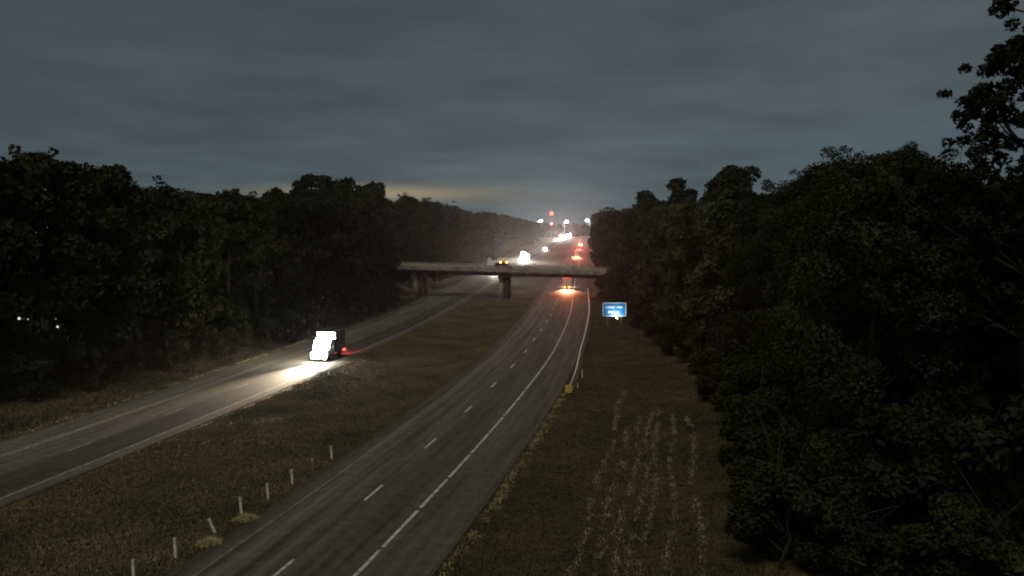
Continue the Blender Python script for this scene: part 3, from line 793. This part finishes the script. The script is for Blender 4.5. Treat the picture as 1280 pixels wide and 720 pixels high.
ORD = ['first', 'second', 'third', 'fourth', 'fifth', 'sixth', 'seventh', 'eighth', 'ninth', 'tenth', 'eleventh', 'twelfth', 'thirteenth', 'fourteenth', 'fifteenth', 'sixteenth', 'seventeenth', 'eighteenth', 'nineteenth', 'twentieth', 'twenty-first', 'twenty-second', 'twenty-third', 'twenty-fourth', 'twenty-fifth', 'twenty-sixth', 'twenty-seventh', 'twenty-eighth', 'twenty-ninth', 'thirtieth']
# left wood, front row up to the bridge: x, y, height
left_row = [(-52.5, 76, 23.4), (-49.5, 79.5, 22.6), (-48.5, 85, 23.2), (-45.8, 89, 22.6), (-44.2, 95, 22.8), (-42.0, 101, 21.0), (-40.0, 107.5, 20.4), (-38.6, 114, 20.4), (-37.0, 121, 20.6),
            (-35.3, 129, 21.2), (-33.6, 137, 22.2), (-32.0, 145.5, 22.4), (-30.8, 154, 21.4), (-29.8, 163, 21.4), (-29.4, 172.5, 23.2), (-29.6, 182, 25.2), (-31, 190, 24.4)]
LT = []
for i, (x, y, hh) in enumerate(left_row):
    LT.append(plant(('mid', i % 6), x, y, hh, '%s dark leafy tree from the left edge in the front of the left wood' % ORD[i], group='front trees of the left wood', wide=1.1))
# beyond the bridge on the left
lf = [(y, off) for y, off in ((226, -15), (242, -14), (260, -14.5), (280, -13.5), (302, -14), (326, -13.5), (352, -14), (382, -13.5), (415, -14), (452, -14), (492, -14), (540, -14), (600, -14.5), (670, -15))]
for i, (y, off_) in enumerate(lf):
    x, yy = rpt('L', y, off_); hh = (25, 24.5, 24.6, 24.2, 23.6, 23.5, 23, 23, 22.5, 22, 21, 19.5, 17.5, 16)[i]
    plant(('mid', (i * 5 + 2) % 6), float(x), float(yy), hh, '%s tree beyond the bridge along the left edge of the road' % ORD[i], group='left trees beyond the bridge', wide=1.15)
# right wood
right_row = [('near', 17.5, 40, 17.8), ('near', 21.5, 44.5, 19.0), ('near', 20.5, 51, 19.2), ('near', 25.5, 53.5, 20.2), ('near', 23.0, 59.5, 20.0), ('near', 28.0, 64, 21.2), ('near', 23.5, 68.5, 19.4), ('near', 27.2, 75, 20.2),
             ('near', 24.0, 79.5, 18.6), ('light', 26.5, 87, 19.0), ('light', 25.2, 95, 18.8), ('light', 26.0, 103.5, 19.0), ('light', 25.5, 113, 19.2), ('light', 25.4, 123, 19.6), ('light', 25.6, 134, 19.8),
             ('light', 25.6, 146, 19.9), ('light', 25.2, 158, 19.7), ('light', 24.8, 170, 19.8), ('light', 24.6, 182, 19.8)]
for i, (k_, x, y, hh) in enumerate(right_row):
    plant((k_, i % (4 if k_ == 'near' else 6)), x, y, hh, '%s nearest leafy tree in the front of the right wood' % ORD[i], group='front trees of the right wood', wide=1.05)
rf = [(218, 11.5), (236, 12), (256, 12), (278, 12.5), (302, 12), (330, 12.5), (362, 12), (398, 12.5), (440, 12), (486, 12), (536, 12.5), (600, 13), (680, 13)]
for i, (y, off_) in enumerate(rf):
    x, yy = rpt('R', y, off_ + 2); hh = (21, 21.5, 21.5, 22, 22, 22.5, 23, 23.5, 24, 24, 22, 19, 16)[i]
    plant(('mid', (i * 5 + 1) % 6), float(x), float(yy), hh, '%s tree beyond the bridge along the right edge of the road' % ORD[i], group='right trees beyond the bridge', wide=1.1)
# the rounded tree that stands above the right wood
KIND['round', 0] = tree_kind(411, 22, 4.4, .50, 26, 16000, .22, 'leaf_dark', limbs=10, twigs=False)
plant(('round', 0), 29.0, 108, 23.6, 'round dark tree crown rising above the right wood against the sky', rz=.4)
# tall loose tree in the top right corner, its leaf tufts open against the sky
def loose_tree():
    r = np.random.default_rng(77); H = 26.6
    mb = MB(); leaf_cl = []
    p = np.array([0, 0, -.5]); rad = .34; pts = []
    for i in range(9):
        q = p + np.array([r.normal() * .14, r.normal() * .14, H * .93 / 9]); r2_ = .34 * (1 - (i + 1) / 9 * .86)
        mb.tube(p, q, rad, r2_, 7, False); p, rad = q, r2_; pts.append((q.copy(), rad))
    for k in range(46):
        t = .42 + .58 * k / 46; z = H * t; s, rs = pts[min(8, max(0, int(t * 9.3) - 1))]
        a = k * 2.4 + r.normal() * .3; ln = 3.9 * (1.05 - .68 * ((t - .42) / .58)) * (.7 + .5 * r.random())
        d = np.array([math.cos(a), math.sin(a), .55 + .3 * r.random()]); c = s + d * ln
        m_ = s + d * ln * .5 + np.array([0, 0, -.15])
        mb.tube(s, m_, rs * .42 + .015, .045, 5, False); mb.tube(m_, c, .045, .018, 5, False)
        for j in range(7):
            b_ = m_ + (c - m_) * (j / 6) ; e_ = b_ + r.normal(size=3) * np.array([.65, .65, .45]) + np.array([0, 0, .2])
            mb.tube(b_, e_, .016, .006, 4, False); leaf_cl.append((*e_, .24 + .22 * r.random()))
    v, f = leaf_cloud(r, leaf_cl, 26000, .115)
    me = mesh_np('crown', v, f); me.materials.append(M['leaf_dark'])
    t = empty('tree', (21.9, 36.0, tz(21.9, 36)), 1.0, label='tall loose tree in the top right corner, leaf tufts open against sky', cat='tree')
    link(mb.mesh('trunk'), 'trunk', 'bark', t); link(me, 'crown', None, t)
loose_tree()
# shrubs along the foot of the right wood and the left wood
rs_ = [(14.4, 35.6, 3.8), (18.6, 33.6, 4.2), (14.6, 40.0, 4.2), (17.2, 38.2, 7.2), (22.0, 42.0, 7.0), (12.2, 37.2, 4.4), (16.2, 37.0, 5.2), (20.2, 38.5, 6.0), (13.5, 41, 5.0), (13.8, 46, 4.6), (15.2, 50.5, 5.4), (16.6, 55, 5.0), (17.8, 60, 5.6), (18.8, 65.5, 5.2), (19.4, 71, 5.0), (19.8, 77, 5.6), (20.6, 83.5, 4.6), (21.2, 90, 5.2), (21.4, 98, 5.0), (21.4, 106, 5.2), (21.4, 115, 5.0), (21.6, 125, 5.4), (21.6, 136, 5.0), (21.6, 148, 5.4), (21.2, 160, 5.2), (21.0, 172, 5.6), (21.2, 183, 6.2)]
for i, (x, y, hh) in enumerate(sorted(rs_, key=lambda p: p[1])):
    plant(('shrub', i % 4), x, y, hh, '%s nearest leafy shrub at the foot of the right wood' % ORD[i], 'shrub', 'shrub', 'shrubs at the foot of the right wood', wide=1.15)
ls_ = [(-48.5, 74, 4.2), (-45.5, 78, 4.4), (-43.8, 83.5, 4.8), (-41.6, 89, 4.4), (-39.6, 95, 4.8), (-37.6, 101.5, 4.6), (-36.0, 108, 4.8), (-34.4, 115, 4.4), (-33.0, 122, 5.0), (-31.4, 130, 4.6), (-29.8, 138, 4.8), (-28.6, 147, 4.8), (-27.6, 156, 4.6), (-26.6, 165, 4.8), (-26.4, 175, 4.8), (-27, 184, 5.0)]
for i, (x, y, hh) in enumerate(ls_):
    plant(('shrub', (i + 1) % 4), x, y, hh, '%s dark shrub from the left edge at the foot of the left wood' % ORD[i], 'shrub', 'shrub', 'shrubs at the foot of the left wood', wide=1.2)

plant(('shrub', 1), 23.6, 188.5, 10.5, 'tall bush hiding the right end of the bridge', 'shrub', 'shrub', wide=.9)
plant(('shrub', 2), 21.6, 34.6, 8.5, 'tall dark bush at the bottom right edge of the picture', 'shrub', 'shrub', wide=.9)
plant(('shrub', 3), 18.4, 35.6, 5.4, 'dark bush left of the tall one at the bottom right edge', 'shrub', 'shrub')

# the mass of the woods behind the front rows: nobody could count these
def wood_mass(name, label, spots, seed):
    r = np.random.default_rng(seed); vs, fs, n0 = [], [], 0
    for x, y, hh in spots:
        cl_ = make_clumps(r, hh, 5.2, .06, 16)
        v, f = leaf_cloud(r, cl_, 1500, .62); v += np.array([x, y, tz(x, y)]); v[:, 2] = np.maximum(v[:, 2], tz(x, y) + .1)
        vs.append(v); fs.append(f + n0); n0 += len(v)
    o = link(mesh_np(name, np.concatenate(vs), np.concatenate(fs)), name, 'leaf')
    return tag(o, label, 'wood', kind='stuff')
sp = []
for i, (x, y, hh) in enumerate(left_row):
    for rr in (1, 2, 3):
        X_, Y_ = x - 7.5 * rr + rng.normal() * 1.2, y + 2.2 * rr + rng.normal() * 1.5
        if -80 < X_ < -62 and 95 < Y_ < 140: continue
        sp.append((X_, Y_, hh - 2.0 + rng.random() * 2.0))
for y in np.arange(200, 800, 9.0):
    for rr in (1, 2, 3):
        x, yy = rpt('L', y, -14 - 8 * rr); sp.append((float(x), float(yy), (23.5 if y < 480 else max(13, 23.5 - (y - 480) * .03)) - rng.random() * 2))
wl = wood_mass('wood', 'dark mass of trees filling the left wood behind its front row', sp, 5)
sp = []
for i, (k_, x, y, hh) in enumerate(right_row):
    for rr in (1, 2, 3):
        sp.append((x + 7.2 * rr + rng.normal(), y + 2.0 * rr + rng.normal(), hh - 2.6 + rng.random() * 1.6))
for y in np.arange(200, 800, 9.0):
    for rr in (1, 2, 3):
        x, yy = rpt('R', y, 13 + 8 * rr); sp.append((float(x), float(yy), (21.5 if y < 500 else max(13, 21.5 - (y - 500) * .03)) - rng.random() * 2))
wood_mass('wood', 'dark mass of trees filling the right wood behind its front row', sp, 6)
# far wood that closes the view over the hilltop
sp = [(float(x), float(y), 12 + 4 * rng.random()) for y in (930, 960, 990) for x in np.arange(-260, 420, 9.0)]
wood_mass('wood', 'far low tree line closing the hilltop behind the street lamps', sp, 8)

# gaps in the foliage in front of the shed windows
def open_gaps(o, rad=.42):
    me = o.data; mw = np.array(o.matrix_world)
    n = len(me.vertices); co = np.empty(n * 3, np.float32); me.vertices.foreach_get('co', co); co = co.reshape(-1, 3)
    W = co @ mw[:3, :3].T + mw[:3, 3]; keep = np.ones(n // 4, bool); cen = W.reshape(-1, 4, 3).mean(1)
    for wx, wz in WP:
        a_ = np.array([0, 0, CH]); b_ = np.array([wx, shy, wz]); d = b_ - a_; t = np.clip(((cen - a_) @ d) / (d @ d), 0, 1)
        keep &= np.linalg.norm(cen - (a_ + t[:, None] * d), axis=1) > rad
    if keep.all(): return
    v = co.reshape(-1, 4, 3)[keep].reshape(-1, 3); m2 = mesh_np('crown', v, np.arange(len(v)).reshape(-1, 4))
    for m_ in me.materials: m2.materials.append(m_)
    o.data = m2
bpy.context.view_layer.update()
for t, c in LT[:8]: open_gaps(c)
open_gaps(wl)
for o in [o for o in bpy.data.objects if o.name.startswith('crown') and o.parent and o.parent.name.startswith('shrub') and o.parent.location.x < -38]: open_gaps(o)

# ------------------------------------------------------------------ grass
def tufts(name, label, pts, hmin, hmax, m, blades=4, seed=1, lean=.5, width=.02, spread=.12):
    r = np.random.default_rng(seed); pts = np.asarray(pts, float); n = len(pts)
    z = terrain(pts[:, 0], pts[:, 1])
    base = np.repeat(np.column_stack([pts, z]), blades, 0); N_ = n * blades
    base[:, :2] += r.normal(size=(N_, 2)) * spread
    base[:, 2] -= .02
    h_ = hmin + (hmax - hmin) * r.random(N_) ** 1.6
    a = r.random(N_) * 6.283; ln = lean * h_ * r.random(N_)
    tip = base + np.column_stack([np.cos(a) * ln, np.sin(a) * ln, h_])
    wv = np.column_stack([-np.sin(a), np.cos(a), np.zeros(N_)]) * (width * (1 + 2 * r.random(N_)))[:, None]
    v = np.stack([base - wv, base + wv, tip], 1).reshape(-1, 3)
    o = link(mesh_np(name, v, np.arange(3 * N_).reshape(-1, 3)), name, m)
    return tag(o, label, 'grass', kind='stuff')
def scatter(n, y0, y1, f_lo, f_hi, power=1.0):
    """points between two boundaries x = f(y), denser towards the camera"""
    u = rng.random(n) ** power; y = y0 + (y1 - y0) * u
    lo, hi = f_lo(y), f_hi(y); return np.column_stack([lo + (hi - lo) * rng.random(n), y])
inR = lambda o: (lambda y: rpt('R', y, o)[0]); inL = lambda o: (lambda y: rpt('L', y, o)[0])
tufts('grass', 'rough brown grass covering the median between the carriageways', scatter(52000, 34, 200, inL(5.4), inR(-5.5), 2.0), .04, .17, 'blade', 5, 11, 1.6, .02, .18)
P = scatter(5200, 34, 75, inL(6), inR(-6), 1.4)
P = P[np.sin(P[:, 0] * .9 + 2 * np.sin(P[:, 1] * .4)) + np.sin(P[:, 1] * 1.1 + P[:, 0] * .3) + 1.3 * rng.normal(size=len(P)) > 1.7]
tufts('straw', 'pale dead straw scattered over the near median grass', P, .05, .17, 'blade_dead', 5, 12, 1.8, .024, .13)
tufts('grass', 'dark grass of the verge between right shoulder and right wood', scatter(46000, 34, 200, inR(7.4), lambda y: np.interp(y, [34, 42, 80, 110, 240], [13, 15, 22, 24, 27]), 1.9), .04, .16, 'blade_green', 5, 13, 1.5, .02, .18)
tufts('grass', 'dry grass of the bank between left carriageway and left wood', scatter(30000, 55, 200, lambda y: inL(-7.2)(y) - 12, inL(-7.1), 1.6), .06, .24, 'blade', 4, 14, 1.3, .03, .18)
# mown rows of pale stubble on the right verge
P = []
for k_, off_ in enumerate((13.3, 14.4, 15.3, 16.1, 16.7, 17.9, 19.3)):
    y0, y1 = 34, (86, 70, 74, 76, 78, 75, 74)[k_]
    for y in np.arange(y0, y1, .13):
        if math.sin(y * 1.3 + off_ * 7) + math.sin(y * .41 + off_ * 3) < -1.2 or rng.random() < .1: continue
        x, yy = rpt('R', y, off_ + .18 * math.sin(y * .3 + off_) + rng.normal() * .07)
        P.append((float(x), float(yy)))
tufts('stubble', 'pale mown stubble lying in rows on the right verge', P, .05, .17, 'blade_stubble', 10, 15, 1.8, .016, .11)
P = []
for y in np.arange(34, 83, .05):
    if math.sin(y * .9) + math.sin(y * .37 + 1) + .6 * math.sin(y * 2.3) + .8 * rng.normal() < -.9: continue
    x, yy = rpt('R', y, 7.45 + abs(rng.normal()) * .28); P.append((float(x), float(yy)))
tufts('grass', 'yellowed dry grass fringe along the right shoulder edge', P, .05, .20, 'blade_fringe', 6, 16, 1.6, .024, .11)
P = []
for y in np.arange(55, 130, .07):
    if math.sin(y * .5) + math.sin(y * 1.27) < -.6: continue
    x, yy = rpt('L', y, -7.2 - abs(rng.normal()) * .2); P.append((float(x), float(yy)))
tufts('grass', 'dry grass fringe along the outer edge of the left carriageway', P, .06, .22, 'blade_straw', 5, 18, 1.2, .03, .10)
# two pale clumps beside the median posts
def clump(x, y, rx, ry, label, seed):
    r = np.random.default_rng(seed); n = 700
    a = r.random(n) * 6.283; q = r.random(n) ** .6
    bx_, by_ = np.cos(a) * q * rx, np.sin(a) * q * ry
    h_ = .10 + .42 * (1 - q * q) * r.random(n) + .08 * r.random(n); an = r.random(n) * 6.283
    base = np.column_stack([bx_, by_, np.full(n, -.04)]); tip = base + np.column_stack([np.cos(an) * .22, np.sin(an) * .22, h_])
    wv = np.column_stack([-np.sin(an), np.cos(an), np.zeros(n)]) * .03
    o = link(mesh_np('grass_clump', np.stack([base - wv, base + wv, tip], 1).reshape(-1, 3), np.arange(3 * n).reshape(-1, 3)), 'grass_clump', 'blade_pale')
    o.location = (x, y, tz(x, y)); o.rotation_euler = (0, 0, .25)
    tag(o, label, 'grass clump')
clump(-15.45, 41.9, .62, .5, 'pale yellow dry grass clump beside the tall white median post', 1)
clump(-14.75, 45.5, .66, .45, 'pale yellow dry grass clump in front of the fourth median post', 2)

# ------------------------------------------------------------------ haze volume, added so the lamps glow
hz = MB().box(-960, 980, -130, 1640, -3, 46).build('haze', None)
hm = bpy.data.materials.new('haze'); hm.use_nodes = True
t = hm.node_tree; t.nodes.clear()
pv = t.nodes.new('ShaderNodeVolumePrincipled'); mo = t.nodes.new('ShaderNodeOutputMaterial')
pv.inputs['Color'].default_value = (.92, .93, .95, 1); pv.inputs['Density'].default_value = 0.00009; pv.inputs['Anisotropy'].default_value = 0.85
t.links.new(pv.outputs[0], mo.inputs['Volume'])
hz.data.materials.append(hm)
tag(hz, kind='stuff', label='thin even haze added over the whole road so lamps glow')
